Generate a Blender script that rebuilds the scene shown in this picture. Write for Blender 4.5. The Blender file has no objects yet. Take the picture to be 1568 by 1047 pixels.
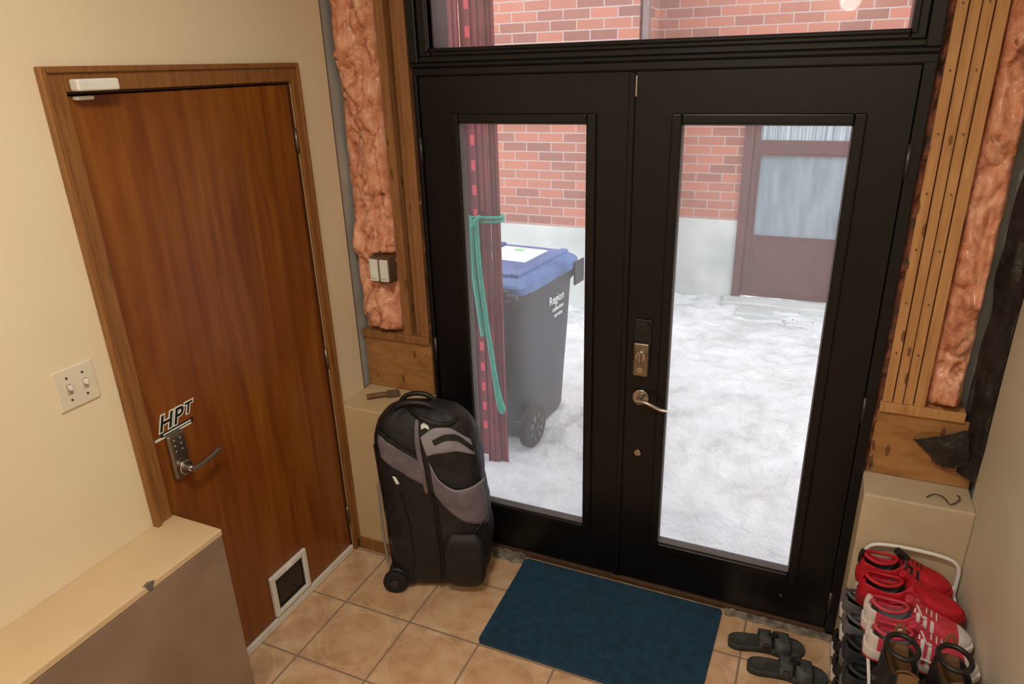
import bpy, bmesh, math, random
from mathutils import Vector, Matrix, noise
random.seed(4)
D = bpy.data
SC = bpy.context.scene
COL = SC.collection
try:
    SC.view_settings.view_transform = 'Standard'
except Exception: pass

# ---------------------------------------------------------------- helpers
def lin(c):
    return tuple(((v/255)/12.92 if v/255 <= .04045 else ((v/255+.055)/1.055)**2.4) for v in c)+(1,)

def newmat(name):
    m = D.materials.new(name); m.use_nodes = True
    nt = m.node_tree; b = nt.nodes['Principled BSDF']
    return m, nt, b

def M(nt, op, a, b=None, c=None):
    n = nt.nodes.new('ShaderNodeMath'); n.operation = op
    for i, v in enumerate((a, b, c)):
        if v is None: continue
        if isinstance(v, (int, float)): n.inputs[i].default_value = v
        else: nt.links.new(v, n.inputs[i])
    return n.outputs[0]

def MIX(nt, f, a, b):
    n = nt.nodes.new('ShaderNodeMix'); n.data_type = 'RGBA'
    for i, v in ((0, f), (6, a), (7, b)):
        if isinstance(v, (int, float, tuple)): n.inputs[i].default_value = v
        else: nt.links.new(v, n.inputs[i])
    return n.outputs[2]

def coords(nt, scale=(1,1,1), loc=(0,0,0)):
    tc = nt.nodes.new('ShaderNodeTexCoord'); mp = nt.nodes.new('ShaderNodeMapping')
    mp.inputs['Scale'].default_value = scale; mp.inputs['Location'].default_value = loc
    nt.links.new(tc.outputs['Object'], mp.inputs['Vector'])
    return mp.outputs[0]

def NOISE(nt, vec, scale=5, detail=3, rough=.5, dist=0):
    n = nt.nodes.new('ShaderNodeTexNoise'); n.inputs['Scale'].default_value = scale
    n.inputs['Detail'].default_value = detail; n.inputs['Roughness'].default_value = rough
    n.inputs['Distortion'].default_value = dist
    nt.links.new(vec, n.inputs['Vector']); return n.outputs[0]

def RAMP(nt, f, stops):
    n = nt.nodes.new('ShaderNodeValToRGB'); e = n.color_ramp.elements
    while len(e) < len(stops): e.new(.5)
    for i, (p, c) in enumerate(stops):
        e[i].position = p; e[i].color = c
    nt.links.new(f, n.inputs[0]); return n.outputs[0]

def BUMP(nt, b, h, strength=.3, dist=.01):
    n = nt.nodes.new('ShaderNodeBump'); n.inputs['Strength'].default_value = strength
    n.inputs['Distance'].default_value = dist
    nt.links.new(h, n.inputs['Height']); nt.links.new(n.outputs[0], b.inputs['Normal'])

def mat(name, c1, c2=None, rough=.6, metal=0, scale=8, stretch=(1,1,1), bump=0, bscale=60, bdist=.002, lo=.35, hi=.65):
    m, nt, b = newmat(name)
    c2 = c2 or tuple(max(0, v*.88) for v in c1)
    v = coords(nt, stretch)
    f = NOISE(nt, v, scale, 4)
    nt.links.new(RAMP(nt, f, [(lo, lin(c1)), (hi, lin(c2))]), b.inputs['Base Color'])
    b.inputs['Roughness'].default_value = rough; b.inputs['Metallic'].default_value = metal
    if bump: BUMP(nt, b, NOISE(nt, coords(nt), bscale, 3), bump, bdist)
    return m

def link(o, parent=None):
    COL.objects.link(o)
    if parent: o.parent = parent
    return o

def mesh(name, vs, fs, m, parent=None, smooth=False, sub=0, mi=None):
    me = D.meshes.new(name); me.from_pydata([tuple(v) for v in vs], [], fs)
    ms = m if isinstance(m, (list, tuple)) else [m]
    for x in ms: me.materials.append(x)
    if mi:
        for p, i in zip(me.polygons, mi): p.material_index = i
    bm = bmesh.new(); bm.from_mesh(me); bmesh.ops.recalc_face_normals(bm, faces=bm.faces); bm.to_mesh(me); bm.free()
    if smooth:
        for p in me.polygons: p.use_smooth = True
    o = D.objects.new(name, me); link(o, parent)
    if sub:
        s = o.modifiers.new('sub', 'SUBSURF'); s.levels = sub; s.render_levels = sub
    return o

def boxes(name, bl, m, parent=None, bevel=0, seg=2):
    vs, fs, mi = [], [], []
    for b in bl:
        x0,x1,y0,y1,z0,z1 = b[:6]; k = len(vs)
        vs += [(x0,y0,z0),(x1,y0,z0),(x1,y1,z0),(x0,y1,z0),(x0,y0,z1),(x1,y0,z1),(x1,y1,z1),(x0,y1,z1)]
        fs += [tuple(k+i for i in q) for q in ((0,3,2,1),(4,5,6,7),(0,1,5,4),(1,2,6,5),(2,3,7,6),(3,0,4,7))]
        mi += [b[6] if len(b) > 6 else 0]*6
    o = mesh(name, vs, fs, m, parent, mi=mi)
    if bevel:
        bv = o.modifiers.new('bev', 'BEVEL'); bv.width = bevel; bv.segments = seg; bv.limit_method = 'ANGLE'
    return o

def tube(name, pts, r, m, parent=None, cyclic=False, smooth=True, res=6, flat=None):
    cu = D.curves.new(name, 'CURVE'); cu.dimensions = '3D'
    sp = cu.splines.new('NURBS' if smooth else 'POLY'); sp.points.add(len(pts)-1)
    for p, q in zip(sp.points, pts): p.co = (*q, 1)
    if smooth: sp.order_u = 3; sp.use_endpoint_u = not cyclic
    sp.use_cyclic_u = cyclic
    cu.bevel_depth = r; cu.bevel_resolution = 3; cu.resolution_u = res; cu.use_fill_caps = True
    cu.materials.append(m)
    o = D.objects.new(name, cu); return link(o, parent)

def cyl(name, c, r, h, axis, m, parent=None, n=28, bevel=.0, r2=None):
    bm = bmesh.new()
    bmesh.ops.create_cone(bm, cap_ends=True, segments=n, radius1=r, radius2=r if r2 is None else r2, depth=h)
    me = D.meshes.new(name); 
    R = {'z': Matrix(), 'x': Matrix.Rotation(math.pi/2, 4, 'Y'), 'y': Matrix.Rotation(math.pi/2, 4, 'X')}[axis]
    bm.transform(Matrix.Translation(c) @ R); bm.to_mesh(me); bm.free()
    me.materials.append(m)
    for p in me.polygons: p.use_smooth = len(p.vertices) == 4
    o = D.objects.new(name, me); link(o, parent)
    if bevel:
        b = o.modifiers.new('bev', 'BEVEL'); b.width = bevel; b.segments = 3; b.limit_method = 'ANGLE'
    return o

def group(name, loc=(0,0,0), rz=0):
    e = D.objects.new(name, None); e.empty_display_size = .1
    e.location = loc; e.rotation_euler = (0,0,rz); COL.objects.link(e); return e

def recenter(root):
    pts = []
    for c in root.children:
        for p in c.bound_box: pts.append(Vector(p)+c.location)
    if not pts: return
    cx = (min(p.x for p in pts)+max(p.x for p in pts))/2
    cy = (min(p.y for p in pts)+max(p.y for p in pts))/2
    cz = min(p.z for p in pts)
    v = Vector((cx, cy, cz))
    for c in root.children: c.location = c.location - v
    root.location = v

def loft(rings, closed=True, cap=True):
    n = len(rings[0]); vs = [p for r in rings for p in r]; fs = []
    for i in range(len(rings)-1):
        for j in range(n if closed else n-1):
            a = i*n+j; b = i*n+(j+1) % n
            fs.append((a, b, b+n, a+n))
    if cap:
        fs.append(tuple(range(n-1, -1, -1))); fs.append(tuple(range((len(rings)-1)*n, len(rings)*n)))
    return vs, fs

def cr(tab, t):
    if t <= tab[0][0]: return tab[0][1:]
    if t >= tab[-1][0]: return tab[-1][1:]
    for i in range(len(tab)-1):
        if tab[i][0] <= t <= tab[i+1][0]:
            u = (t-tab[i][0])/(tab[i+1][0]-tab[i][0])
            p0 = tab[max(i-1,0)]; p1 = tab[i]; p2 = tab[i+1]; p3 = tab[min(i+2,len(tab)-1)]
            out = []
            for k in range(1, len(p1)):
                v = .5*((2*p1[k])+(-p0[k]+p2[k])*u+(2*p0[k]-5*p1[k]+4*p2[k]-p3[k])*u*u+(-p0[k]+3*p1[k]-3*p2[k]+p3[k])*u**3)
                lo, hi = min(p1[k],p2[k]), max(p1[k],p2[k])
                out.append(min(max(v, lo-.01), hi+.01))
            return out

# ---------------------------------------------------------------- materials
WALL = mat('cream_paint', (236,222,194), (231,215,185), .55, scale=2, bump=.25, bscale=90, bdist=.001)
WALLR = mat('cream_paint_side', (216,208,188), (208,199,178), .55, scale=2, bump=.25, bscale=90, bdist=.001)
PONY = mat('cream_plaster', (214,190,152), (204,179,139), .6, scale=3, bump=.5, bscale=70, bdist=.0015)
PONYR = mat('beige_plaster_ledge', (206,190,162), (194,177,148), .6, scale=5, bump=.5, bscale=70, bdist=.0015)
PONYS = mat('shaded_plaster_side', (150,126,108), (134,112,96), .65, scale=4, bump=.5, bscale=60, bdist=.002)  # half-wall body: shade on its side put into a darker base colour
CEIL = mat('ceiling_paint', (236,234,230), rough=.8)
BLACK = mat('black_paint', (18,18,23), (14,14,18), .36, scale=10, bump=.08, bscale=40, bdist=.001)
BLACK.node_tree.nodes['Principled BSDF'].inputs['Specular IOR Level'].default_value = .32
BLACK2 = mat('black_plastic', (18,18,20), (26,26,29), .5)
RUBBER = mat('black_rubber', (20,20,21), (30,30,31), .8)
WHITE = mat('white_plastic', (235,235,230), (225,225,220), .35)
IVORY = mat('ivory_plastic',(228,220,200),(222,214,192),.35)
STEEL = mat('satin_nickel', (190,184,178), (170,164,158), .28, 1)
STEELD = mat('dark_steel', (70,70,72), (90,88,86), .4, .8)
BRASSY = mat('aged_bronze', (150,142,128), (120,112,102), .35, .9)
EDGE = mat('drywall_edge', (96,88,80), (70,70,76), .9, scale=30)
DARK = mat('dark_gap', (12,10,10), rough=.9)
RUBBLE = mat('brick_rubble', (150,88,66), (72,60,54), .95, scale=25, bump=1, bscale=40, bdist=.01)
MORTAR = mat('cement_debris', (150,142,130), (96,90,82), .95, scale=30, bump=1, bscale=60, bdist=.01)

def wood(name, c1, c2, c3, rough=.35, sc=(14,14,1.2), knots=False, figure=False):
    m, nt, b = newmat(name)
    v = coords(nt, sc)
    f = NOISE(nt, v, 3.0, 6, .6, .6)
    f2 = NOISE(nt, coords(nt, (sc[0]*6, sc[1]*6, sc[2]*2)), 5, 3)
    col = RAMP(nt, f, [(.3, lin(c1)), (.5, lin(c2)), (.72, lin(c3))])
    col = MIX(nt, M(nt, 'MULTIPLY', f2, .35), col, lin(c1))
    if figure:
        f3 = NOISE(nt, coords(nt, (2, 2.4, .8)), 1.6, 3, .5, .4)
        col = MIX(nt, M(nt, 'MULTIPLY', RAMP(nt, f3, [(.38, (0,0,0,1)), (.62, (1,1,1,1))]), .35), col, lin((112,50,18)))
    if knots:
        vo = nt.nodes.new('ShaderNodeTexVoronoi'); vo.inputs['Scale'].default_value = 1
        nt.links.new(coords(nt, (22, 22, 7)), vo.inputs['Vector'])
        k = M(nt, 'LESS_THAN', vo.outputs['Distance'], .16)
        col = MIX(nt, M(nt, 'MULTIPLY', k, .75), col, lin((92,52,24)))
    nt.links.new(col, b.inputs['Base Color'])
    b.inputs['Roughness'].default_value = rough
    BUMP(nt, b, f2, .15, .001)
    return m
DOORW = wood('varnished_mahogany', (112,58,16), (140,82,24), (162,104,38), .34, (7,7,.5), figure=True)
TRIMW = wood('varnished_trim', (118,76,38), (142,95,48), (158,109,58), .42, (25,25,2))
STUDW = wood('pine_stud', (166,118,72), (194,144,92), (208,160,106), .7, (20,20,1.5), True)
STUDD = wood('aged_pine_stud', (124,84,50), (150,104,62), (166,120,74), .7, (20,20,1.5), True)
PLYW = wood('plywood', (140,96,54), (170,122,72), (184,136,86), .6, (3,3,9), True)

def insulation_mat():
    m, nt, b = newmat('pink_fibreglass')
    v = coords(nt)
    f = NOISE(nt, v, 14, 6, .65, .4)
    c = RAMP(nt, f, [(.3, lin((176,106,78))), (.48, lin((228,156,122))), (.66, lin((246,194,162)))])
    nt.links.new(c, b.inputs['Base Color'])
    b.inputs['Roughness'].default_value = .45
    b.inputs['Coat Weight'].default_value = .4; b.inputs['Coat Roughness'].default_value = .2
    BUMP(nt, b, NOISE(nt, v, 38, 5, .7, 1), .7, .01)
    return m
INSUL = insulation_mat()
POLY = mat('black_poly_sheet', (24,23,25), (44,42,44), .35, scale=18, bump=.8, bscale=25, bdist=.01)

def tile_mat():
    m, nt, b = newmat('ceramic_tile')
    tc = nt.nodes.new('ShaderNodeTexCoord'); sp = nt.nodes.new('ShaderNodeSeparateXYZ')
    nt.links.new(tc.outputs['Object'], sp.inputs[0])
    S = .314
    def fr(o, off): return M(nt, 'FRACT', M(nt, 'ADD', M(nt, 'DIVIDE', M(nt, 'SUBTRACT', o, off), S), 20))
    fx = fr(sp.outputs[0], .49); fy = fr(sp.outputs[1], -.56)
    dx = M(nt, 'ABSOLUTE', M(nt, 'SUBTRACT', fx, .5)); dy = M(nt, 'ABSOLUTE', M(nt, 'SUBTRACT', fy, .5))
    g = M(nt, 'GREATER_THAN', M(nt, 'MAXIMUM', dx, dy), .488)
    r = M(nt, 'SQRT', M(nt, 'ADD', M(nt, 'MULTIPLY', dx, dx), M(nt, 'MULTIPLY', dy, dy)))
    ring = M(nt, 'LESS_THAN', M(nt, 'ABSOLUTE', M(nt, 'SUBTRACT', r, .44)), .009)
    inside = M(nt, 'LESS_THAN', r, .44)
    f = NOISE(nt, coords(nt), 9, 5, .6)
    base = RAMP(nt, f, [(.32, lin((194,156,120))), (.5, lin((216,180,144))), (.68, lin((230,200,166)))])
    base2 = MIX(nt, .5, base, lin((196,148,104)))
    c = MIX(nt, M(nt, 'MULTIPLY', inside, .5), base, base2)
    c = MIX(nt, M(nt, 'MULTIPLY', ring, .25), c, lin((236,212,184)))
    c = MIX(nt, g, c, lin((148,126,106)))
    nt.links.new(c, b.inputs['Base Color'])
    rr = M(nt, 'ADD', M(nt, 'MULTIPLY', g, .5), .2); nt.links.new(rr, b.inputs['Roughness'])
    BUMP(nt, b, M(nt, 'SUBTRACT', M(nt,'MULTIPLY', f, .3), g), .5, .002)
    return m
TILE = tile_mat()

def brick_mat():
    m, nt, b = newmat('red_brick')
    tc = nt.nodes.new('ShaderNodeTexCoord'); sp = nt.nodes.new('ShaderNodeSeparateXYZ'); cb = nt.nodes.new('ShaderNodeCombineXYZ')
    nt.links.new(tc.outputs['Object'], sp.inputs[0])
    nt.links.new(M(nt, 'ADD', sp.outputs[0], sp.outputs[1]), cb.inputs[0]); nt.links.new(sp.outputs[2], cb.inputs[1])
    br = nt.nodes.new('ShaderNodeTexBrick'); nt.links.new(cb.outputs[0], br.inputs['Vector'])
    br.inputs['Scale'].default_value = 1; br.inputs['Brick Width'].default_value = .24; br.inputs['Row Height'].default_value = .084
    br.inputs['Mortar Size'].default_value = .006; br.inputs['Mortar Smooth'].default_value = .3
    br.inputs['Color1'].default_value = lin((166,100,82)); br.inputs['Color2'].default_value = lin((98,64,62)); br.inputs['Mortar'].default_value = lin((160,148,142))
    br.inputs['Bias'].default_value = -.2
    f = NOISE(nt, coords(nt), 30, 4)
    c = MIX(nt, M(nt, 'MULTIPLY', f, .3), br.outputs['Color'], lin((176,118,98)))
    nt.links.new(c, b.inputs['Base Color']); b.inputs['Roughness'].default_value = .9
    BUMP(nt, b, br.outputs['Fac'], -.4, .01)
    return m
BRICK = brick_mat()
FOUND = mat('painted_concrete', (188,190,186), (166,169,167), .9, scale=3, bump=.3, bscale=30, bdist=.006)
MAROON = mat('maroon_paint', (84,48,50), (74,40,42), .5)
MAROOND = mat('crimson_metal', (140,10,40), (108,6,30), .45, .0, scale=12)
REDB = mat('bright_red_metal', (234,66,84), (216,52,70), .45)
GREEN = mat('green_strap', (0,158,132), (0,130,110), .6, scale=40)
BINB = mat('dark_slate_plastic', (36,44,54), (30,37,46), .5)
BINL = mat('blue_lid_plastic', (40,76,126), (76,112,162), .4, scale=6)
LABEL = mat('white_label', (238,242,238), (225,235,228), .5)
LABELG = mat('green_label', (120,190,130), (110,180,125), .5)
CURT = mat('neighbour_pane', (128,138,144), (108,120,128), .25, scale=3, stretch=(6,1,1))
CURT2 = mat('curtain_stripes', (170,176,178), (98,110,118), .6, scale=6, stretch=(12,1,.2))

def snow_mat():
    m, nt, b = newmat('trodden_snow')
    v = coords(nt)
    f = NOISE(nt, v, 3.0, 8, .7, .0)
    c = RAMP(nt, f, [(.34, lin((206,206,206))), (.46, lin((229,230,232))), (.60, lin((244,246,248)))])
    f3 = NOISE(nt, v, 22, 5, .65)
    c = MIX(nt, M(nt, 'MULTIPLY', M(nt, 'LESS_THAN', f3, .36), .25), c, lin((176,172,166)))
    nt.links.new(c, b.inputs['Base Color']); b.inputs['Roughness'].default_value = .75
    BUMP(nt, b, NOISE(nt, v, 13, 6, .7), 1, .07)
    return m
SNOW = snow_mat()

def glass_mat():
    m, nt, b = newmat('window_glass')
    out = nt.nodes['Material Output']; nt.nodes.remove(b)
    tr = nt.nodes.new('ShaderNodeBsdfTransparent'); tr.inputs[0].default_value = (.97,.98,.99,1)
    gl = nt.nodes.new('ShaderNodeBsdfGlossy'); gl.inputs['Roughness'].default_value = .03
    df = nt.nodes.new('ShaderNodeBsdfTranslucent'); df.inputs[0].default_value = (.92,.97,.98,1)
    fr = nt.nodes.new('ShaderNodeFresnel'); fr.inputs[0].default_value = 1.35
    m1 = nt.nodes.new('ShaderNodeMixShader'); m2 = nt.nodes.new('ShaderNodeMixShader')
    nt.links.new(fr.outputs[0], m1.inputs[0]); nt.links.new(tr.outputs[0], m1.inputs[1]); nt.links.new(gl.outputs[0], m1.inputs[2])
    m2.inputs[0].default_value = .08
    nt.links.new(m1.outputs[0], m2.inputs[1]); nt.links.new(df.outputs[0], m2.inputs[2])
    nt.links.new(m2.outputs[0], out.inputs[0])
    return m
GLASS = glass_mat()

# ---------------------------------------------------------------- room shell
WX = 2.385
YB = -4.0
boxes('floor', [(-.15, WX+.15, YB, .0, -.1, 0)], TILE)
boxes('ceiling', [(-.15, WX+.15, YB, .25, 3.0, 3.1)], CEIL)
DL, DR, DT = -1.124, -.262, 2.066
boxes('wall_left', [(-.15,0,YB,DL,0,3),(-.15,0,DL,DR,DT,3),(-.15,0,DR,-.04,0,3)], WALL)
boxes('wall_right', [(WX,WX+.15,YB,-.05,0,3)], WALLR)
boxes('wall_rear', [(-.15,WX+.15,YB-.1,YB,-.1,3)], WALL)
FX0, FX1 = .362, 2.065
boxes('wall_front', [(-.25,FX0,.10,.24,-.3,3.0),(FX1,WX+.25,.10,.24,-.3,3.0),(FX0,FX1,.0,.24,2.64,3.0),
      (-.15,-.012,-.04,.1,0,3),(WX+.012,WX+.15,-.05,.1,0,3)], FOUND)
boxes('trim_1', [(-.012,0.001,-.041,-.037,.74,3)], EDGE)

PZ = .742
boxes('wall_knee_left', [(0,.345,-.226,.1,0,PZ)], PONY, bevel=.006)
boxes('wall_knee_right', [(2.065,WX,-.142,.1,0,PZ)], PONYR, bevel=.006)
boxes('baseboard_left', [(.012,.352,-.238,-.226,0,.06)], TRIMW, bevel=.003)
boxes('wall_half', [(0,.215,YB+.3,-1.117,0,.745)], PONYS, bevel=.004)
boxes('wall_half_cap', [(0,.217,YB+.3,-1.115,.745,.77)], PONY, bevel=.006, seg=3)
mesh('plaster_chip', [(.2185,-1.40,.772),(.2185,-1.37,.7725),(.205,-1.385,.7715),(.2185,-1.395,.752),(.2185,-1.38,.748),(.212,-1.405,.7715)],
     [(0,1,2),(0,2,5),(0,3,4,1)], mat('plaster_grey', (110,104,98), rough=.9))

# ---------------------------------------------------------------- framing
g = group('stud_framing')
boxes('studs', [(.218,.258,-.008,.095,1.02,3),(.266,.300,.022,.095,1.02,3),(.303,.343,-.002,.095,1.02,3)], STUDD, g, .003)
boxes('sill_plate', [(.002,.343,-.010,.095,.985,1.02)], STUDD, g, .003)
boxes('plywood_panel', [(.002,.345,.006,.095,PZ+.002,.985)], PLYW, g, .002)
recenter(g)
g = group('stud_framing')
boxes('studs', [(2.083,2.112,.0,.095,1.02,3),(2.115,2.142,-.006,.095,1.02,3),(2.145,2.173,.002,.095,1.02,3),(2.176,2.207,-.004,.095,1.02,3)], STUDW, g, .002)
boxes('sill_plate', [(2.078,2.325,-.008,.095,.985,1.02)], STUDW, g, .003)
boxes('plywood_panel', [(2.075,WX-.003,.006,.095,PZ+.002,.985)], PLYW, g, .002)
nl = [(x+.014,-.0075,z) for x in (2.083,2.145) for z in [1.2+.17*i for i in range(10)]]
vs, fs = [], []
for (x,y,z) in nl:
    k = len(vs)
    for a in range(6): vs.append((x+.003*math.cos(a*1.047), y, z+.003*math.sin(a*1.047)))
    fs.append(tuple(range(k, k+6)))
mesh('nail_heads', vs, fs, STEELD, g)
recenter(g)

def rubble(name, x0, x1, z0, z1, y=.02, mt=None, amp=.025):
    nx, nz = 5, int((z1-z0)/.02)
    vs, fs = [], []
    for i in range(nz+1):
        for j in range(nx+1):
            x = x0+(x1-x0)*j/nx; z = z0+(z1-z0)*i/nz
            d = noise.noise(Vector((x*40, 3, z*26)))*amp
            if j in (0, nx): x += noise.noise(Vector((9, j, z*30)))*.006
            vs.append((x, y+d, z))
    for i in range(nz):
        for j in range(nx):
            a = i*(nx+1)+j; fs.append((a, a+1, a+nx+2, a+nx+1))
    return mesh(name, vs, fs, mt or RUBBLE, smooth=False)
rubble('wall_brick_edge_left', .342, .368, .75, 2.98)
rubble('wall_brick_edge_right', 2.058, 2.086, .02, 2.98, .012)

def insulation(name, x0, x1, z0, z1, seed, ybase=.035, amp=.06, hole=None):
    nx = max(8, int((x1-x0)/.008)); nz = int((z1-z0)/.010)
    vs, fs = [], []
    for i in range(nz+1):
        for j in range(nx+1):
            u = j/nx; x = x0+(x1-x0)*u; z = z0+(z1-z0)*i/nz
            v = Vector((x*9+seed, seed*2, z*5))
            f = noise.fractal(v, 1, 2, 4)
            cre = abs(noise.noise(Vector((x*16+seed, 5, z*9+2*f))))
            edge = min(1, min(u, 1-u)*6+.1)*min(1, (i/nz)*60+.1)
            d = (.3+f*.8+min(cre, .22)*2.2)*amp*edge
            if hole and hole[0] < x < hole[1] and hole[2] < z < hole[3]: d = -.02
            if j in (0, nx): x += noise.noise(Vector((seed, j, z*12)))*.006
            vs.append((x, ybase-d, z))
    for i in range(nz):
        for j in range(nx):
            a = i*(nx+1)+j; fs.append((a, a+1, a+nx+2, a+nx+1))
    return mesh(name, vs, fs, INSUL, smooth=True)
insulation('fibreglass_insulation', .004, .216, 1.022, 2.99, 1.3, hole=(.112,.21,1.256,1.378))
insulation('fibreglass_insulation', 2.211, 2.305, 1.022, 2.99, 7.7)

def sheet(name, corners_fn, nu, nv, m, parent=None):
    vs, fs = [], []
    for i in range(nv+1):
        for j in range(nu+1):
            vs.append(corners_fn(j/nu, i/nv))
    for i in range(nv):
        for j in range(nu):
            a = i*(nu+1)+j; fs.append((a, a+1, a+nu+2, a+nu+1))
    return mesh(name, vs, fs, m, parent, smooth=True)
g = group('black_poly_sheet')
def pf(u, v):
    z = .80+v*2.18
    x = 2.324+.06*u
    if v > .1: x += (1-u)*noise.noise(Vector((1, 2, z*7)))*.014
    return (min(x, WX-.003), .03-.07*u-.02*noise.noise(Vector((u*3, 1, z*8)))-.012, z)
sheet('hanging_sheet', pf, 8, 120, POLY, g)
recenter(g)
g = group('torn_poly_flap')
def pf2(u, v):
    a = Vector((2.19,-.012,.905)); b = Vector((2.335,-.03,.975)); c = Vector((2.29,-.03,.825)); d = Vector((2.355,-.04,.86))
    p = a.lerp(c, v).lerp(b.lerp(d, v), u)
    p.y -= .012*math.sin(u*3.1)*(1+noise.noise(p*20))
    p.x += .008*noise.noise(Vector((u*5,v*5,3))); p.z += .01*noise.noise(Vector((u*6,v*4,8)))
    return p
sheet('loose_flap', pf2, 16, 12, POLY, g)
recenter(g)

# ---------------------------------------------------------------- black double door + transom
LZ0, LZ1 = .028, 2.066
GASK = mat('grey_gasket',(120,120,122),rough=.5)
def leaf(name, x0, x1, gx0, gx1, gz0, gz1):
    g = group(name)
    y0, y1 = 0.0, .045
    boxes('slab', [(x0,gx0-.002,y0,y1,LZ0,LZ1),(gx1+.002,x1,y0,y1,LZ0,LZ1),(gx0-.002,gx1+.002,y0,y1,LZ0,gz0-.002),(gx0-.002,gx1+.002,y0,y1,gz1+.002,LZ1)], BLACK, g)
    w = .034
    boxes('glazing_moulding', [
        (gx0-w,gx0,-.014,.02,gz0-w,gz1+w),(gx1,gx1+w,-.014,.02,gz0-w,gz1+w),
        (gx0,gx1,-.014,.02,gz0-w,gz0),(gx0,gx1,-.014,.02,gz1,gz1+w)], BLACK, g, .006, 3)
    boxes('glazing_bead', [
        (gx0,gx0+.004,.0,.02,gz0,gz1),(gx1-.004,gx1,.0,.02,gz0,gz1),
        (gx0,gx1,.0,.02,gz0,gz0+.004),(gx0,gx1,.0,.02,gz1-.004,gz1)], GASK, g)
    boxes('glass_pane', [(gx0,gx1,.020,.024,gz0,gz1)], GLASS, g)
    return g
CX = 1.2045
d1 = leaf('door_1', .384, CX-.003, .544, 1.043, .250, 1.903)
d2 = leaf('door_2', CX+.003, 2.027, 1.367, 1.874, .245, 1.903)
boxes('astragal', [(CX-.018,CX+.004,-.010,.0,LZ0,LZ1-.002)], BLACK, d1, .004)
boxes('astragal_catch', [(CX+.004,CX+.009,-.004,.0,1.99,2.055)], STEEL, d2)
hx = 1.268
boxes('deadbolt_back_plate', [(hx-.032,hx+.034,-.008,0,.99,1.215)], BLACK2, d2, .006)
cyl('deadbolt_cap', (hx+.002,-.012,1.185), .026, .012, 'y', BLACK2, d2, bevel=.003)
boxes('deadbolt_plate', [(hx-.030,hx+.030,-.022,-.008,.99,1.125)], BRASSY, d2, .014, 4)
cyl('deadbolt_rose', (hx,-.026,1.075), .022, .012, 'y', STEEL, d2, bevel=.003)
boxes('deadbolt_turn', [(hx-.006,hx+.006,-.05,-.03,1.055,1.095)], STEEL, d2, .004)
cyl('deadbolt_key', (hx,-.024,1.02), .012, .008, 'y', STEEL, d2)
cyl('lever_rose', (hx+.004,-.008,.90), .033, .016, 'y', STEEL, d2, bevel=.005)
cyl('lever_neck', (hx+.004,-.03,.90), .012, .04, 'y', STEEL, d2)
tube('lever_arm', [(hx+.0,-.05,.902),(hx+.03,-.054,.903),(hx+.06,-.054,.893),(hx+.09,-.052,.878),(hx+.115,-.05,.878)], .009, STEEL, d2)
cyl('lock_button', (hx,-.004,.652), .014, .01, 'y', STEEL, d2, bevel=.002)
cyl('stud_screw', (1.86,-.002,.13), .006, .006, 'y', STEEL, d2)
for z in (1.80,.98,.16):
    cyl('hinge_knuckle', (2.032,-.010,z), .007, .10, 'z', STEELD, d2)
    cyl('hinge_knuckle', (.379,-.010,z), .007, .10, 'z', STEELD, d1)
recenter(d1); recenter(d2)

g = group('window_1')
tx0, tx1, tz0, tz1 = .4455, 1.985, 2.162, 2.56
boxes('jambs', [(FX0,.381,-.012,.14,.0,2.075),(2.030,FX1,-.012,.14,.0,2.075)], BLACK, g, .004)
boxes('door_stops', [(FX0,.42,.047,.14,.026,2.068),(1.99,FX1,.047,.14,.026,2.068),(.42,1.99,.047,.14,2.04,2.070),(CX-.03,CX+.03,.047,.06,.03,2.04)], BLACK, g)
boxes('head_core', [(FX0,FX1,-.006,.14,2.069,2.14)], BLACK, g)
boxes('head_rail', [(FX0,FX1,-.012,.13,2.070,2.097),(FX0,FX1,-.024,.13,2.099,2.112),(FX0,FX1,-.016,.13,2.114,2.134)], BLACK, g, .004)
boxes('transom_frame', [(FX0,.400,-.026,.14,2.112,2.64),(2.025,FX1,-.026,.14,2.112,2.64),(.40,tx0,-.016,.14,2.134,2.64),(tx1,2.025,-.016,.14,2.134,2.64),
      (tx0,tx1,-.010,.14,2.134,tz0),(tx0,tx1,-.016,.14,tz1,2.64)], BLACK, g, .005)
boxes('transom_moulding', [(tx0-.016,tx0,-.028,.02,tz0-.014,tz1),(tx1,tx1+.016,-.028,.02,tz0-.014,tz1),(tx0,tx1,-.022,.02,tz0-.014,tz0)], BLACK, g, .005)
boxes('glass_pane', [(tx0,tx1,.020,.024,tz0,tz1)], GLASS, g)
recenter(g)
boxes('trim_2', [(FX0,FX1,-.012,.24,.0005,.026)], wood('threshold_wood',(60,42,30),(84,60,42),(96,72,50),.6,(2,20,20)), bevel=.004)
sheet('cement_debris', lambda u,v: (.40+.38*u, -.012-.055*v-.02*v*noise.noise(Vector((u*12,1,1))), .002+.022*(1-v)**.5*(.7+.5*noise.noise(Vector((u*20,v*5,4))))), 40, 6, MORTAR)
sheet('cement_debris', lambda u,v: (1.66+.40*u, -.012-.03*v-.01*v*noise.noise(Vector((u*12,7,1))), .002+.015*(1-v)**.5*(.7+.5*noise.noise(Vector((u*20,v*5,9))))), 40, 6, MORTAR)

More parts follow.
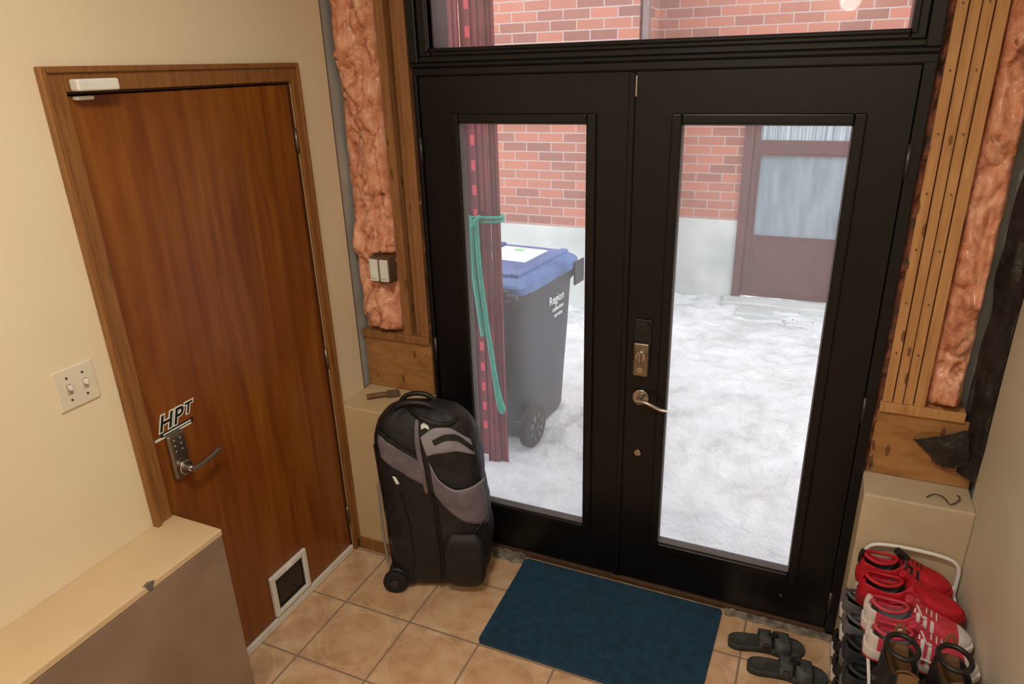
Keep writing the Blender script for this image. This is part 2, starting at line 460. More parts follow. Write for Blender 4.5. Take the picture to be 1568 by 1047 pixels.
# ---------------------------------------------------------------- wooden door on left wall
g = group('door_3')
boxes('slab', [(-.045,-.006,DL+.010,DR-.010,.012,DT-.010)], DOORW, g, .002)
boxes('jamb_lining', [(-.149,-.001,DL+.0005,DL+.006,0.001,DT-.001),(-.149,-.001,DR-.006,DR-.0005,0.001,DT-.001),(-.149,-.001,DL+.006,DR-.006,DT-.006,DT-.0005)], wood('dark_jamb',(70,40,18),(84,50,24),(96,58,28)), g)
boxes('door_stop', [(-.12,-.047,DL+.006,DL+.03,0,DT-.006),(-.12,-.047,DR-.03,DR-.006,0,DT-.006),(-.12,-.047,DL+.03,DR-.03,DT-.03,DT-.006)], DARK, g)
boxes('door_sweep', [(-.006,.008,DL+.012,DR-.008,.004,.036)], WHITE, g, .003)
boxes('cat_flap_frame', [(-.006,.012,-.782,-.758,.045,.238),(-.006,.012,-.594,-.570,.045,.238),(-.006,.012,-.758,-.594,.045,.068),(-.006,.012,-.758,-.594,.212,.238)], WHITE, g, .005, 3)
boxes('cat_flap_panel', [(-.005,.003,-.76,-.592,.066,.214)], mat('smoky_flap',(22,24,28),(34,36,40),.12), g, .004)
boxes('cat_flap_rim', [(.003,.006,-.752,-.746,.074,.206),(.003,.006,-.606,-.600,.074,.206),(.003,.006,-.746,-.606,.074,.080),(.003,.006,-.746,-.606,.200,.206)], BLACK2, g)
boxes('cat_flap_latch', [(.010,.016,-.69,-.66,.218,.232)], LABEL, g, .002)
ly, lz = -1.045, .957
boxes('keypad_escutcheon', [(-.006,.016,ly-.033,ly+.033,lz-.085,lz+.078)], BRASSY, g, .022, 4)
for i in range(3):
    for j in range(2):
        cyl('keypad_button', (.018, ly-.012+.024*j, lz+.055-.02*i), .006, .006, 'x', STEEL, g, n=12)
cyl('lever_rose', (.022,ly,lz-.045), .026, .02, 'x', STEEL, g, bevel=.005)
cyl('lever_neck', (.042,ly,lz-.045), .011, .04, 'x', STEEL, g)
tube('lever_arm', [(.06,ly-.01,lz-.045),(.062,ly+.03,lz-.045),(.060,ly+.07,lz-.040),(.056,ly+.115,lz-.034)], .0095, STEEL, g)
for z in (1.86,.98,.2):
    cyl('hinge_knuckle', (.0,DR-.004,z), .006, .09, 'z', BRASSY, g)
for k,(mm,off,offs,sx) in enumerate(((LABEL,0,.0055,.0),(BLACK2,.001,.0010,.0))):
    for (tx, sz, yy, zz) in (('HP',.072,-1.088,1.052),('T',.050,-.985,1.068)):
        cu = D.curves.new('sticker_text','FONT'); cu.body=tx; cu.size=sz; cu.shear=.35; cu.extrude=.0004; cu.offset=offs; cu.space_character=1.1
        cu.materials.append(mm)
        o = D.objects.new('sticker_letters', cu); link(o, g); o.location=(-.005+off,yy,zz); o.rotation_euler=(math.pi/2,0,math.pi/2)
boxes('sticker_stripe', [(-.006,-.0045,-1.108,-.965,1.026,1.034,0),(-.006,-.0043,-1.085,-.955,1.032,1.045,1),(-.006,-.0040,-1.075,-.965,1.036,1.041,0)], [LABEL,BLACK2], g)
SCF = mat('scuff',(160,94,46))
boxes('scuff_marks', [(-.006,-.0055,-.80,-.76,.70,.702),(-.006,-.0055,-.83,-.80,.66,.662),(-.006,-.0055,-.98,-.95,.60,.602),(-.006,-.0055,-.70,-.66,.74,.7415)], SCF, g)
recenter(g)
g = group('trim_3')
TO = .062
boxes('casing', [(0,.014,DL-TO,DL,0,DT+TO-.002),(0,.014,DR,DR+.036,0,DT+TO-.002),(0,.014,DL,DR,DT,DT+TO-.002)], TRIMW, g, .003)
boxes('casing_back_band', [(0,.024,DL-TO-.002,DL-TO+.016,0,DT+TO),(0,.024,DR+.024,DR+.036,0,DT+TO),(0,.024,DL-TO+.016,DR+.024,DT+TO-.016,DT+TO)], TRIMW, g, .004)
recenter(g)
g = group('door_alarm_sensor')
boxes('sensor_body', [(.024,.058,-1.122,-1.0,2.067,2.097)], WHITE, g, .006, 3)
boxes('sensor_magnet', [(.0,.020,-1.105,-1.055,2.045,2.055)], WHITE, g, .003)
recenter(g)

g = group('light_switch', (0,-1.301,1.314))
boxes('plate', [(0.0005,.007,-.058,.058,-.058,.058)], IVORY, g, .004, 3)
SLOT = mat('switch_slot_plastic',(190,180,158))
for s in (-.023,.023):
    boxes('toggle_slot', [(.007,.009,s-.006,s+.006,-.014,.014)], SLOT, g)
    boxes('toggle', [(.007,.021,s-.004,s+.004,-.002,.011)], WHITE, g, .002)
    for zz in (-.032,.032): cyl('screw', (.008,s,zz), .003, .002, 'x', STEELD, g, n=10)
g = group('rocker_switch_box')
boxes('box', [(.114,.208,-.050,.0,1.262,1.372)], mat('box_dark',(110,84,64),(80,60,48)), g, .003)
boxes('rockers', [(.117,.156,-.064,-.050,1.270,1.364),(.166,.205,-.064,-.050,1.270,1.364)], WHITE, g, .004)
boxes('rocker_faces', [(.126,.147,-.070,-.064,1.285,1.349),(.175,.196,-.070,-.064,1.285,1.349)], LABEL, g, .003)
recenter(g)

g = group('paint_brush', (.13,-.10,PZ+.013), .7)
tube('handle', [(-.06,0,0),(-.02,0,.003),(.03,0,.0)], .012, wood('brush_handle',(96,66,46),(120,86,60),(130,96,70),.6), g)
boxes('bristles', [(.03,.085,-.022,.022,-.010,.010)], mat('bristles',(120,96,78),(90,70,58),.9), g, .004)
g = group('loose_wire', (2.30,-.10,PZ+.004))
tube('loop', [(-.05,.0,0),(-.03,.03,.004),(0,.0,.012),(.01,-.03,.004),(.03,-.01,.003),(.05,.02,.01),(.04,.04,.004)], .0018, STEELD, g)

# ---------------------------------------------------------------- door mat
g = group('door_mat')
mx0, mx1, my0, my1 = .788, 1.640, -.555, -.022
n = 46; vs = []; fs = []; mi = []
for i in range(n*4+1):
    q = i % 4
    y = my0+(my1-my0)*i/(n*4)
    z = (.006,.0115,.0115,.006)[q]
    e = 0
    d = min(i, n*4-i)
    if d < 8: e = .016*(1-d/8)**2
    k = .012*(i/(n*4))
    vs += [(mx0+e-k+.006,y,z),(mx1-e+k,y,z),(mx1-e+k,y,.0015),(mx0+e-k+.006,y,.0015)]
for i in range(n*4):
    a = i*4
    for j in range(4):
        fs.append((a+j, a+(j+1) % 4, a+4+(j+1) % 4, a+4+j)); mi.append(0 if i % 4 in (0,1,2) else 1)
fs += [(0,1,2,3),(n*16,n*16+1,n*16+2,n*16+3)]; mi += [0,0]
mesh('ribbed_carpet', vs, fs, [mat('blue_rib_carpet',(22,66,94),(16,52,76),.8,scale=30),mat('groove_shade_carpet',(4,12,22),(3,9,17),.9)], g, mi=mi)  # grooves coloured near-black to paint in the shade between ribs
recenter(g)

# ---------------------------------------------------------------- rolling duffel bag
BAG = mat('black_nylon',(17,17,22),(27,27,32),.6,scale=14,bump=.6,bscale=30,bdist=.005)
BAGG = mat('grey_nylon',(118,110,122),(100,94,106),.6,scale=14,bump=.3,bscale=60,bdist=.003)
BAGL = mat('light_grey_nylon',(156,154,164),(136,134,146),.5)
g = group('rolling_duffel_bag', (.480,-.262,0), math.radians(20))
T = [(.025,0,.170,0,.080),(.06,.0,.204,0,.104),(.2,.012,.220,-.008,.122),(.4,.004,.220,-.004,.12),(.6,-.012,.218,.0,.115),(.72,-.022,.208,.004,.108),(.79,-.025,.183,.008,.092),(.83,-.027,.140,.012,.070),(.85,-.03,.09,.014,.045),(.858,-.03,.05,.015,.02)]
def bag_pt(phi, z, off=0):
    cx,hx_,cy,hy = cr(T, z)
    e = 2/2.8
    c, s = math.cos(phi), math.sin(phi)
    w = .007*noise.noise(Vector((c*2.2, s*2.2, z*9)))+.005*noise.noise(Vector((c*5, s*5, z*20)))
    return Vector((cx+(hx_+off+w)*math.copysign(abs(c)**e, c), cy+(hy+off+w)*math.copysign(abs(s)**e, s), z))
rings = []
zs = [.025+.833*i/56 for i in range(57)]
for z in zs: rings.append([bag_pt(2*math.pi*j/64, z) for j in range(64)])
vs, fs = loft(rings)
mesh('bag_body', vs, fs, BAG, g, smooth=True)
def S2phi(s):
    c = max(-.999, min(.999, s)); e = 2/2.8
    cc = math.copysign(abs(c)**(1/e), c)
    return -math.acos(cc)
def bag_s(s, z, off=.004):
    return bag_pt(S2phi(s), z, off)
def patch(name, top, bot, m, off=.0045, n=20, k=10):
    L = len(top)-1
    tt = [(i/L,)+tuple(p) for i, p in enumerate(top)]; bb = [(i/L,)+tuple(p) for i, p in enumerate(bot)]
    vs, fs = [], []
    for i in range(n+1):
        a = cr(tt, i/n); b = cr(bb, i/n)
        for j in range(k+1):
            u = j/k
            vs.append(bag_s(a[0]*(1-u)+b[0]*u, a[1]*(1-u)+b[1]*u, off))
    for i in range(n):
        for j in range(k):
            q = i*(k+1)+j; fs.append((q,q+1,q+k+2,q+k+1))
    o = mesh(name, vs, fs, m, g, smooth=True)
    s = o.modifiers.new('s','SOLIDIFY'); s.thickness=.003; s.offset=0
    return o
patch('panel_shoulder', [(-.88,.755),(-.5,.715),(-.08,.655)], [(-.82,.655),(-.4,.595),(-.05,.545)], BAGG)
patch('panel_top', [(.0,.755),(.28,.79),(.62,.785),(.90,.73)], [(.08,.675),(.34,.69),(.65,.69),(.92,.66)], BAGL)
patch('panel_top_dark', [(.22,.745),(.45,.765),(.72,.755),(.90,.70)], [(.25,.725),(.47,.742),(.70,.730),(.90,.675)], BAG, .009)
patch('panel_swoosh', [(.10,.635),(.24,.56),(.50,.515),(.97,.53)], [(.10,.51),(.28,.44),(.58,.375),(.97,.34)], BAGG)
patch('panel_swoosh_trim', [(.10,.65),(.24,.572),(.50,.527),(.97,.542)], [(.10,.635),(.24,.56),(.50,.515),(.97,.53)], BAGL, .007)
patch('strap', [(-.11,.82),(-.10,.70),(-.06,.52)], [(-.03,.82),(-.01,.70),(.01,.52)], BAGG, .010)
patch('shoulder_trim', [(-.88,.775),(-.5,.735),(-.08,.675)], [(-.88,.758),(-.5,.718),(-.08,.658)], BLACK2, .008)
patch('logo', [(-.60,.585),(-.55,.58)], [(-.56,.545),(-.50,.55)], LABEL, .008, 4, 4)
patch('top_logo', [(.02,.80),(.10,.81),(.19,.80)], [(.03,.785),(.11,.793),(.19,.785)], LABEL, .009, 4, 4)
tube('zip_centre', [bag_s(.04, .06+.46*k/12, .006) for k in range(13)], .0045, BLACK2, g)
tube('zip_centre_second', [bag_s(.10, .06+.46*k/12, .006) for k in range(13)], .003, BLACK2, g)
tube('zip_side', [bag_s(-.55+.1*math.sin(k/12*3.1), .06+.45*k/12, .006) for k in range(13)], .0035, BLACK2, g)
tube('zip_curve', [bag_s(.95-.5*math.sin(k/14*math.pi), .07+.30*k/14, .006) for k in range(15)], .0035, BLACK2, g)
tube('side_piping', [bag_s(-.93, .10+.6*k/12, .006) for k in range(13)], .004, BLACK2, g)
tube('zip_pull', [bag_s(-.03,.62,.014), bag_s(-.025,.58,.018), bag_s(-.02,.52,.014)], .004, STEEL, g)
tube('top_handle', [(-.15,-.02,.80),(-.145,-.03,.85),(-.09,-.035,.875),(-.01,-.035,.872),(.03,-.03,.845),(.04,-.03,.80)], .012, BLACK2, g)
tube('top_handle_rear', [(-.13,.03,.82),(-.12,.035,.862),(-.06,.035,.885),(.01,.03,.872),(.04,.03,.82)], .010, BLACK2, g)
tube('carry_strap', [(-.08,-.03,.85),(-.05,-.075,.85),(.02,-.105,.82),(.10,-.085,.80),(.12,-.04,.81)], .009, BLACK2, g)
for y in (-.07,.03):
    tube('handle_rail', [(-.218,y,.12),(-.226,y,.3),(-.224,y,.52)], .005, mat('grey_rail',(150,150,150),rough=.4), g, smooth=False)
boxes('wheel_base', [(-.215,-.10,-.10,.09,.02,.11)], BLACK2, g, .02, 3)
for y in (-.105,.08):
    cyl('wheel', (-.185,y,.052), .052, .034, 'y', RUBBER, g, bevel=.008)
    cyl('wheel_hub', (-.185,y-.019,.052), .018, .006, 'y', STEELD, g)
boxes('front_foot', [(.06,.16,-.07,.07,0.0,.03)], BLACK2, g, .008)
vs, fs = loft([[(.125+.085*math.cos(a)*w, -.125-.022*math.sin(k_/8*math.pi)**.5*(1 if math.sin(a) < 0 else .1)+.01*math.sin(a), .06+.26*k_/8) for a in [2*math.pi*q/20 for q in range(20)]] for k_, w in ((0,.7),(1,.92),(2,1),(4,1),(6,.98),(7,.9),(8,.6))])
mesh('side_pocket', vs, fs, BAG, g, smooth=True)

# ---------------------------------------------------------------- footwear
SNK = [(0,.014,.050,0),(.03,.026,.078,.0),(.07,.032,.086,.6),(.14,.035,.080,1),(.24,.036,.070,1),(.34,.037,.076,1),(.41,.038,.092,.6),(.47,.039,.090,0),(.6,.044,.072,0),(.72,.048,.056,0),(.84,.046,.046,0),(.93,.036,.038,0),(1.0,.014,.026,0)]
BT = [(0,.016,.09,0),(.03,.030,.145,.0),(.07,.040,.155,.8),(.14,.044,.155,1),(.24,.046,.152,1),(.34,.044,.152,1),(.41,.041,.150,.7),(.46,.040,.135,0),(.6,.044,.085,0),(.72,.050,.066,0),(.84,.050,.058,0),(.93,.042,.050,0),(1.0,.018,.034,0)]
def shoe(name, loc, rz, L, upper, sole, toe, lining, lace, boot=False, panel=None, outsole=None):
    g = group(name, loc, rz)
    tab = BT if boot else SNK
    N = 15; c0 = N//2; rings = []; srings = []; orings = []
    ts = [i/30 for i in range(31)]
    bd = lambda t: .010*math.sin(t*math.pi)*(1 if t > .4 else .3)
    for t in ts:
        w, h, o = cr(tab, t); o = max(0, min(1, o)); z0 = .018
        bend = bd(t)
        ring = []
        for j in range(N):
            ph = math.pi*j/(N-1); c = math.cos(ph); s = max(0, math.sin(ph))
            y = w*math.copysign(abs(c)**.65, c); z = z0+h*s**.55
            k = abs(j-c0)
            if o > 0 and k <= 3:
                mm = (1, 1, .9, .35)[k]
                z = z*(1-o*mm)+(z0+.012)*o*mm
                y *= 1-.1*o
            ring.append((t*L, y+bend, z))
        rings.append(ring)
        ws = w*1.10+.003; hs = .026+(.008 if t < .2 else 0); lift = .010*max(0, (t-.8)/.2)**2
        x = t*L*1.03-.004
        srings.append([(x,-ws+bend,lift+.008),(x,-ws*1.04+bend,hs*.6),(x,-ws+bend,hs+lift*.5),(x,ws+bend,hs+lift*.5),(x,ws*1.04+bend,hs*.6),(x,ws+bend,lift+.008)])
        orings.append([(x,-ws*.95+bend,lift),(x,-ws*1.0+bend,lift+.009),(x,ws*1.0+bend,lift+.009),(x,ws*.95+bend,lift)])
    vs, fs = loft(rings, closed=False, cap=False)
    vs = list(vs); mi = []
    for i in range(30):
        for j in range(N-1):
            t = ts[i]; k = abs(j+.5-c0); o = cr(tab, t+.016)[2]
            if o > .3 and k < 3: mi.append(3)
            elif t > .86: mi.append(2)
            elif t < .08: mi.append(2)
            elif .44 < t < .68 and k < 2: mi.append(3 if boot else 0)
            elif panel and .40 < t < .62 and k > 2.2 and (int(t*30) % 2 == 0): mi.append(4)
            else: mi.append(0)
    ms = [upper, sole, toe, lining, panel or upper]
    fs.append(tuple(range(N))); mi.append(2); fs.append(tuple(range(30*N, 31*N))); mi.append(2)
    mesh('upper', vs, fs, ms, g, smooth=True, sub=1, mi=mi)
    sv, sf = loft(srings); mesh('midsole', sv, sf, sole, g)
    sv, sf = loft(orings); mesh('outsole', sv, sf, outsole or RUBBER, g)
    for t in (.45,.50,.55,.60,.65):
        w, h, _ = cr(tab, t)
        bend = bd(t)
        tube('lace', [(t*L, bend-w*.62, .018+h*.86),(t*L+.004, bend, .018+h+.004),(t*L+.008, bend+w*.62, .018+h*.84)], .0028, lace, g, res=4)
    if not boot:
        tube('tongue', [(.50*L, bd(.5), .018+.083),(.44*L, bd(.45), .018+.097),(.38*L, bd(.4), .018+.112)], .013, upper if lace is not BLK else lining, g)
        h2 = cr(tab, .45)[1]
        for sgn in (-1, 1):
            tube('lace_bow', [(.45*L,bd(.45),.018+h2+.006),(.47*L,sgn*.020+.005,.018+h2+.010),(.52*L,sgn*.032+.005,.018+h2*.8),(.56*L,sgn*.024+.005,.018+h2*.75)], .0025, lace, g, res=4)
        tube('heel_tab', [(.012*L,0,.06),(.0,0,.095),(.03*L,0,.110)], .008, panel or toe, g)
        tube('side_stripe', [(.30*L,-.040,.040),(.45*L,-.036,.055),(.60*L,-.038,.045),(.74*L,-.040,.035)], .004, panel or lace, g)
    if boot:
        w, h, _ = cr(tab, .22)
        tube('collar_rim', [(L*(.22+.17*math.cos(a)), .85*w*math.sin(a), .018+h*.985) for a in [k*math.pi/6 for k in range(12)]], .007, panel or upper, g, cyclic=True)
        tube('pull_loop', [(.03*L,-.012,.16),(.0,-.01,.19),(.0,.01,.19),(.03*L,.012,.16)], .004, lace, g)
    else:
        tube('collar_rim', [(L*(.22+.18*math.cos(a)), .8*.036*math.sin(a), .018+(.072+.012*math.cos(a)**2)) for a in [k*math.pi/6 for k in range(12)]], .0055, upper, g, cyclic=True)
    return g
RED = mat('red_knit',(200,18,42),(170,12,34),.6,scale=40); PINK = mat('coral_mesh',(206,62,82),(184,46,68),.6,scale=40)
OFFW = mat('offwhite_leather',(222,214,212),(208,200,198),.5); GREY = mat('grey_suede',(104,104,108),(84,84,90),.8)
BLK = mat('black_leather',(22,21,22),(32,31,31),.45); TAN = mat('tan_lining',(120,84,50),(98,68,40),.8)
DRED = mat('dark_red_rubber',(150,20,34),(128,16,28),.6); NAVY = mat('charcoal_mesh',(44,46,54),(34,36,42),.7)

RX0, RX1, RY0, RY1 = 2.095, 2.372, -.86, -.165
RACKM = mat('white_enamel',(238,238,236),(228,228,226),.3)
g = group('shoe_rack')
for y in (RY0, RY1):
    tube('end_hoop', [(RX0,y,0.0),(RX0,y,.48),(RX0,y,.555),(RX0+.05,y,.58),(RX1-.05,y,.58),(RX1,y,.555),(RX1,y,.48),(RX1,y,0.0)], .0065, RACKM, g)
SH = (.12,.30,.465)
for z in SH:
    for x in (RX0+.01, RX0+.09, RX0+.18, RX1-.008):
        tube('shelf_rail', [(x,RY0,z),(x,RY1,z)], .005, RACKM, g, smooth=False)
    for y in (RY0,RY1): tube('shelf_cross', [(RX0,y,z-.004),(RX1,y,z-.004)], .005, RACKM, g, smooth=False)
recenter(g)
T3 = SH[2]+.006; T2 = SH[1]+.006; T1 = SH[0]+.006
shoe('sneaker', (2.078,-.228,T3), 0.03, .270, RED, RED, RED, BLK, BLK, panel=BLK, outsole=DRED)
shoe('sneaker', (2.078,-.336,T3), 0.0, .290, RED, DRED, RED, BLK, RED, outsole=DRED)
shoe('running_shoe', (2.090,-.451,T3), 0, .282, PINK, OFFW, OFFW, GREY, OFFW, panel=OFFW, outsole=PINK)
shoe('running_shoe', (2.092,-.560,T3), 0.0, .282, PINK, OFFW, OFFW, GREY, OFFW, panel=OFFW, outsole=PINK)
shoe('work_boot', (2.155,-.645,T3), -1.52, .27, BLK, BLK, BLK, TAN, TAN, boot=True)
shoe('work_boot', (2.275,-.637,T3), -1.50, .27, BLK, BLK, BLK, TAN, TAN, boot=True)
cols = [(GREY,OFFW,GREY,BLK,OFFW),(NAVY,GREY,NAVY,BLK,GREY),(BLK,OFFW,BLK,GREY,BLK),(GREY,GREY,BLK,BLK,OFFW),(BLK,BLK,GREY,BLK,GREY)]
for i,y in enumerate((-.235,-.345,-.455,-.565,-.675,-.785)):
    c = cols[i//2 % 5]; shoe('casual_shoe', (2.050,y,T2), 0, .285, *c)
for i,y in enumerate((-.235,-.345,-.455,-.565,-.675,-.785)):
    c = cols[(i//2+2) % 5]; shoe('casual_shoe', (2.045,y,T1), 0, .285, *c)

SRUB = mat('slide_rubber',(70,72,72),(48,50,50),.75,scale=25)
ST = mat('slide_strap',(84,88,88),(50,54,54),.7,scale=30)
def slide(name, loc, rz):
    g = group(name, loc, rz); L = .275
    SW = [(0,.012),(.04,.026),(.15,.034),(.35,.033),(.5,.035),(.7,.046),(.85,.044),(.95,.030),(1,.010)]
    rings = []
    for i in range(33):
        t = i/32; w = cr(SW, t)[0]; b = .008*math.sin(t*3.14); zt = .024+.006*(1-t)+.006*max(0,(t-.85)/.15)
        rings.append([(t*L,-w+b,.001),(t*L,-w*1.03+b,.012),(t*L,-w+b,zt),(t*L,-w*.8+b,zt-.004),(t*L,w*.8+b,zt-.004),(t*L,w+b,zt),(t*L,w*1.03+b,.012),(t*L,w+b,.001)])
    vs, fs = loft(rings); mesh('footbed', vs, fs, SRUB, g, smooth=True)
    for a0,a1,h in ((.40,.56,.062),(.60,.80,.050)):
        vs=[];fs=[]
        for i in range(5):
            t = a0+(a1-a0)*i/4; w = cr(SW,t)[0]*1.04; b = .008*math.sin(t*3.14)
            for j in range(13):
                ph = math.pi*j/12
                for_h = h*(1-.12*(i/4))
                vs.append((t*L, b+w*math.copysign(abs(math.cos(ph))**.6, math.cos(ph)), .012+for_h*max(0,math.sin(ph))**.7))
        for i in range(4):
            for j in range(12):
                a=i*13+j; fs.append((a,a+1,a+14,a+13))
        o = mesh('strap', vs, fs, ST, g, smooth=True)
        s = o.modifiers.new('s','SOLIDIFY'); s.thickness=.005
    tube('strap_link', [(.52*L,.0,.066),(.58*L,.002,.066),(.64*L,.004,.060)], .009, BLK, g)
    boxes('buckle', [(.44*L,.52*L,-.040,-.028,.034,.052)], STEELD, g, .003)
    return g
slide('slide_sandal', (1.695,-.192,0), .20)
slide('slide_sandal', (1.775,-.285,0), .12)

# ---------------------------------------------------------------- outside
GZ = -.12
def sn(u, v):
    x = -4+10*u; y = .24+4.4*v
    h = .030*noise.fractal(Vector((x*1.6,y*1.6,0)), 1, 2, 5)+.024*noise.noise(Vector((x*5,y*5,2)))+.022*noise.noise(Vector((x*10,y*10,5)))
    return (x, y, GZ+h-.008)
sheet('snow_ground', sn, 400, 180, SNOW)
boxes('exterior_ground', [(-6,8,.24,9,GZ-.4,GZ-.12)], SNOW)
boxes('neighbour_house_wall', [(-5,.26,3.76,4.6,.66,6.2,0),(.26,1.10,4.48,4.9,.66,6.2,0),(2.16,7,4.48,4.9,.66,6.2,0),(1.10,2.16,4.48,4.9,1.98,6.2,0),
    (-5,.27,3.75,4.6,-.3,.66,1),(.27,1.10,4.47,4.9,-.3,.66,1),(2.16,7,4.47,4.9,-.3,.66,1)], [BRICK, FOUND])
g = group('downspout')
boxes('pipe', [(.275,.335,3.78,3.85,GZ+.05,6.1)], mat('grey_pink_metal',(120,98,96),rough=.5), g, .012)
boxes('bracket', [(.262,.36,3.775,3.86,1.2,1.225),(.262,.36,3.775,3.86,2.8,2.825)], STEELD, g)
recenter(g)
g = group('neighbour_storm_door')
boxes('door_frame', [(1.10,1.175,4.44,4.60,GZ,1.98),(2.085,2.16,4.44,4.60,GZ,1.98),(1.175,2.085,4.44,4.60,1.92,1.98)], MAROON, g, .004)
boxes('door_slab', [(1.175,1.235,4.47,4.52,GZ+.05,1.92),(2.03,2.085,4.47,4.52,GZ+.05,1.92),(1.235,2.03,4.47,4.52,GZ+.05,.515),(1.235,2.03,4.47,4.52,1.28,1.40),(1.235,2.03,4.47,4.52,1.84,1.92)], MAROON, g, .004)
boxes('lower_pane', [(1.235,2.03,4.49,4.50,.515,1.28)], CURT, g)
boxes('upper_pane', [(1.235,2.03,4.49,4.50,1.40,1.84)], CURT2, g)
boxes('pane_bead', [(1.235,1.25,4.462,4.49,.515,1.28),(2.015,2.03,4.462,4.49,.515,1.28),(1.25,2.015,4.462,4.49,.515,.53),(1.25,2.015,4.462,4.49,1.265,1.28)], MAROON, g)
boxes('kick_panel', [(1.27,2.0,4.462,4.47,GZ+.1,.42)], MAROON, g, .006)
boxes('handle', [(1.98,2.01,4.42,4.46,.60,.74)], STEELD, g, .005)
recenter(g)
boxes('concrete_step', [(1.04,2.25,4.25,4.44,GZ-.1,GZ+.045)], FOUND, bevel=.01)
boxes('paving_stone', [(1.20,1.50,3.98,4.20,GZ-.03,GZ+.035)], FOUND, bevel=.012)
DEB = mat('dead_leaves',(140,112,96),(110,88,76),.9)
vs, fs = [], []
for i in range(16):
    x = random.uniform(1.62,2.1); y = random.uniform(3.75,4.15)
    a = random.uniform(0,6.28); s = random.uniform(.006,.018); k = len(vs); z = GZ+.03
    for q in range(4): vs.append((x+s*math.cos(a+q*1.57)*(1.6 if q % 2 else .7), y+s*math.sin(a+q*1.57)*(1.6 if q % 2 else .7), z+random.uniform(0,.006)))
    fs.append((k,k+1,k+2,k+3))
mesh('leaf_debris', vs, fs, DEB)

g = group('wheeled_bin', (.085,1.42,GZ), -.10)
def rr(hx_, hy, z, cy=0, n=48):
    out = []
    for j in range(n):
        a = 2*math.pi*(j+.5)/n; c, s = math.cos(a), math.sin(a); e = .28
        out.append((hx_*math.copysign(abs(c)**e, c), cy+hy*math.copysign(abs(s)**e, s), z))
    return out
ZS = 1.05
prof = [(.02,.225,.275,.03),(.05,.235,.29,.03),(.30,.250,.315,.02),(.60,.270,.345,.01),(.86,.285,.370,0),(.90,.290,.375,0),(.905,.305,.392,0),(.97,.308,.396,0),(.975,.30,.388,0)]
vs, fs = loft([rr(a,b,z*ZS,cy) for z,a,b,cy in prof])
mesh('bin_body', vs, fs, BINB, g, smooth=False)
lp = [(.965,.318,.415),(1.005,.320,.418),(1.02,.308,.405),(1.045,.27,.36),(1.055,.20,.29)]
vs, fs = loft([rr(a,b,z*ZS) for z,a,b in lp]); mesh('lid', vs, fs, BINL, g)
LT = 1.055*ZS
boxes('lid_ribs', [(-.25,-.20,-.33,.33,LT-.015,LT+.010),(.20,.25,-.33,.33,LT-.015,LT+.010),(-.2,.2,-.34,-.30,LT-.015,LT+.010)], BINL, g, .008)
boxes('lid_label', [(-.17,.14,-.05,.26,LT,LT+.003)], LABEL, g)
boxes('lid_label_stripe', [(-.06,-.0,.17,.22,LT+.003,LT+.005)], LABELG, g)
boxes('lid_front_lip', [(-.18,.18,.41,.45,.95,1.06)], BINB, g, .01)
boxes('rim_side_lip', [(.318,.332,.26,.40,.90,1.05)], BINB, g, .005)
tube('hinge_bar', [(-.30,-.44,1.02),(.30,-.44,1.02)], .016, BINB, g, smooth=False)
boxes('hinge_brackets', [(-.24,-.19,-.45,-.38,.98,1.05),(.19,.24,-.45,-.38,.98,1.05)], BINB, g, .006)
boxes('body_ribs', [(-.12,-.09,-.372,-.33,.3,.90),(.09,.12,-.372,-.33,.3,.90)], BINB, g, .004)
tube('axle', [(-.30,-.26,.135),(.30,-.26,.135)], .012, STEELD, g, smooth=False)
RIMG = mat('wheel_rim_grey',(88,94,100))
for x in (-.285,.285):
    cyl('wheel_tyre', (x,-.26,.135), .135, .055, 'x', RUBBER, g, 40, .012)
    sx = 1 if x > 0 else -1
    cyl('wheel_rim', (x+sx*.028,-.26,.135), .085, .006, 'x', RIMG, g, 32)
    for k in range(8):
        a = k*math.pi/4
        tube('wheel_spoke', [(x+sx*.033,-.26+.02*math.cos(a),.135+.02*math.sin(a)),(x+sx*.033,-.26+.085*math.cos(a),.135+.085*math.sin(a))], .009, RUBBER, g, smooth=False)
    cyl('wheel_cap', (x+sx*.034,-.26,.135), .02, .01, 'x', STEELD, g)
for k,(txt,sz,yy,zz) in enumerate((('Region',.075,-.02,.84),('collection',.04,.03,.785),('service',.04,.06,.74))):
    cu = D.curves.new('bin_text','FONT'); cu.body = txt; cu.size = sz; cu.extrude = .001; cu.materials.append(LABEL)
    o = D.objects.new('bin_lettering', cu); link(o, g); o.location = (.2905-(.90-zz)*.06,yy,zz); o.rotation_euler = (math.pi/2,0,math.pi/2)

# bundle of red slotted boards
g = group('red_metal_post_bundle')
for k,(x,y,h,w,z1,dash) in enumerate(((.010,.875,2.75,.070,.02,1),(.080,.852,2.62,.066,.0,0),(.146,.872,2.80,.060,.04,1),(.212,.850,2.72,.068,-.01,0),(.270,.868,2.70,.048,-.02,0))):
    z0 = GZ+z1
    bl = [(x-w/2,x+w/2,y-.003,y+.003,z0,z0+h,0),(x-w/2,x-w/2+.005,y-.012,y+.003,z0,z0+h,0),(x+w/2-.005,x+w/2,y-.012,y+.003,z0,z0+h,0)]
    zz = z0+.10+.04*k
    while zz < z0+h-.1:
        if dash: bl.append((x-w*.02,x+w*.38,y-.014,y-.003,zz,zz+.050,1))
        zz += .125
    if not dash: bl.append((x-w*.08,x+w*.08,y-.010,y-.003,z0,z0+h,0))
    boxes('slotted_post', bl, [MAROOND, REDB], g)
recenter(g)
g = group('green_strap')
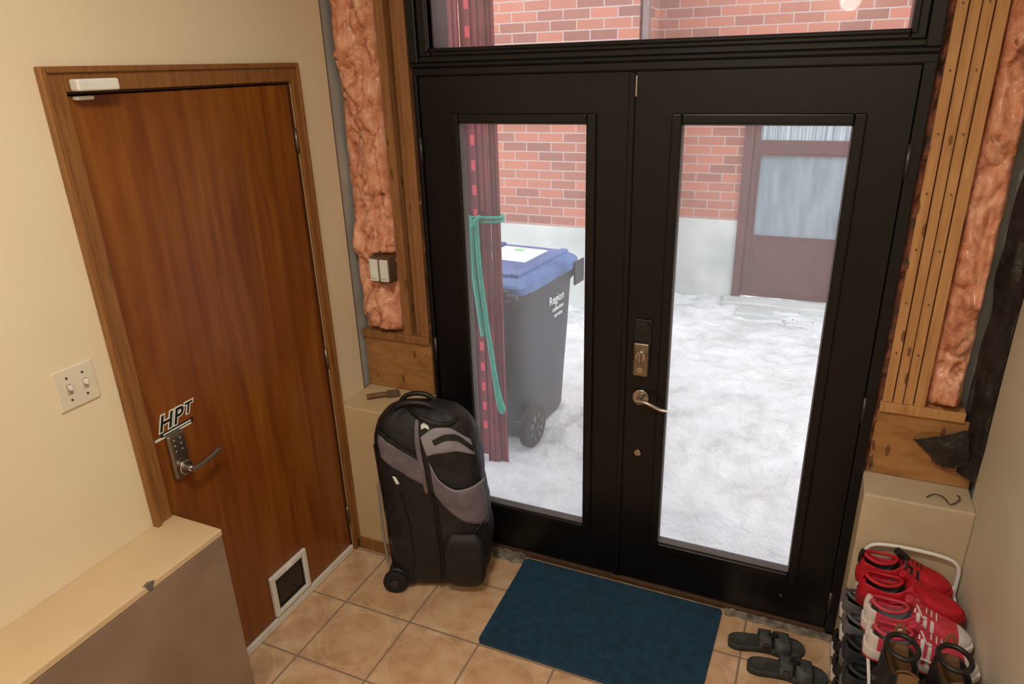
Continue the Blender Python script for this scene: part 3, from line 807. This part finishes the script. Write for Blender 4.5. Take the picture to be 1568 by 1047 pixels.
for nm, dz, r in (('wrap',0,.009),('wrap_second',-.02,.008)):
    tube(nm, [(-.04,.815,1.36+dz),(.28,.805,1.37+dz),(.325,.85,1.37+dz),(.28,.915,1.365+dz),(-.04,.915,1.36+dz),(-.055,.86,1.36+dz)], r, GREEN, g, cyclic=True)
tube('tail_long', [(.19,.795,1.36),(.195,.785,1.2),(.215,.79,.9),(.25,.79,.6),(.285,.79,.36),(.315,.79,.28),(.29,.79,.26),(.265,.79,.42),(.24,.79,.7)], .013, GREEN, g)
tube('tail_short', [(.165,.79,1.35),(.165,.785,1.15),(.18,.785,.95),(.205,.79,.72)], .016, GREEN, g)
tube('knot', [(.13,.79,1.39),(.20,.78,1.34),(.15,.78,1.32),(.22,.79,1.38)], .011, GREEN, g)
recenter(g)

# ---------------------------------------------------------------- lights
w = D.worlds.new('World'); SC.world = w; w.use_nodes = True
bg = w.node_tree.nodes['Background']; bg.inputs[0].default_value = (.93,.97,1.0,1); bg.inputs[1].default_value = 3.3
def area(name, loc, size, power, col):
    l = D.lights.new(name, 'AREA'); l.shape = 'DISK'; l.size = size; l.energy = power; l.color = col
    o = D.objects.new(name, l); o.location = loc; COL.objects.link(o)
area('ceiling_lamp', (1.3,-1.9,2.95), .35, 30, (1,.91,.78))
area('ceiling_lamp', (1.5,-3.3,2.95), .5, 14, (1,.93,.82))
# glowing globe sconce on the rear wall
g = group('wall_lamp', (1.82,-3.86,2.475))
m, nt, b = newmat('lamp_globe'); b.inputs['Emission Color'].default_value = (1,.93,.82,1); b.inputs['Emission Strength'].default_value = 18
bm = bmesh.new(); bmesh.ops.create_uvsphere(bm, u_segments=24, v_segments=16, radius=.075); me = D.meshes.new('globe'); bm.to_mesh(me); bm.free(); me.materials.append(m)
for p in me.polygons: p.use_smooth = True
link(D.objects.new('globe', me), g)
cyl('base', (0,-.10,0), .05, .06, 'y', STEEL, g, bevel=.005)

# ---------------------------------------------------------------- camera
X = Vector((.9151,.1246,-.3834)).normalized()
Dn = Vector((.0264,.9284,.3705)); Dn = (Dn-X*Dn.dot(X)).normalized()
Y = X.cross(Dn)
right = Vector((X[0],Y[0],-Dn[0])); down = Vector((X[1],Y[1],-Dn[1])); fwd = Vector((X[2],Y[2],-Dn[2]))
cam = D.cameras.new('camera'); cam.sensor_width = 36; cam.lens = 1068/1568*36; cam.clip_start = .02
co = D.objects.new('camera', cam); COL.objects.link(co)
R = Matrix((right, -down, -fwd)).transposed().to_4x4()
co.matrix_world = Matrix.Translation((1.82,-2.4,2.10)) @ R
SC.camera = co
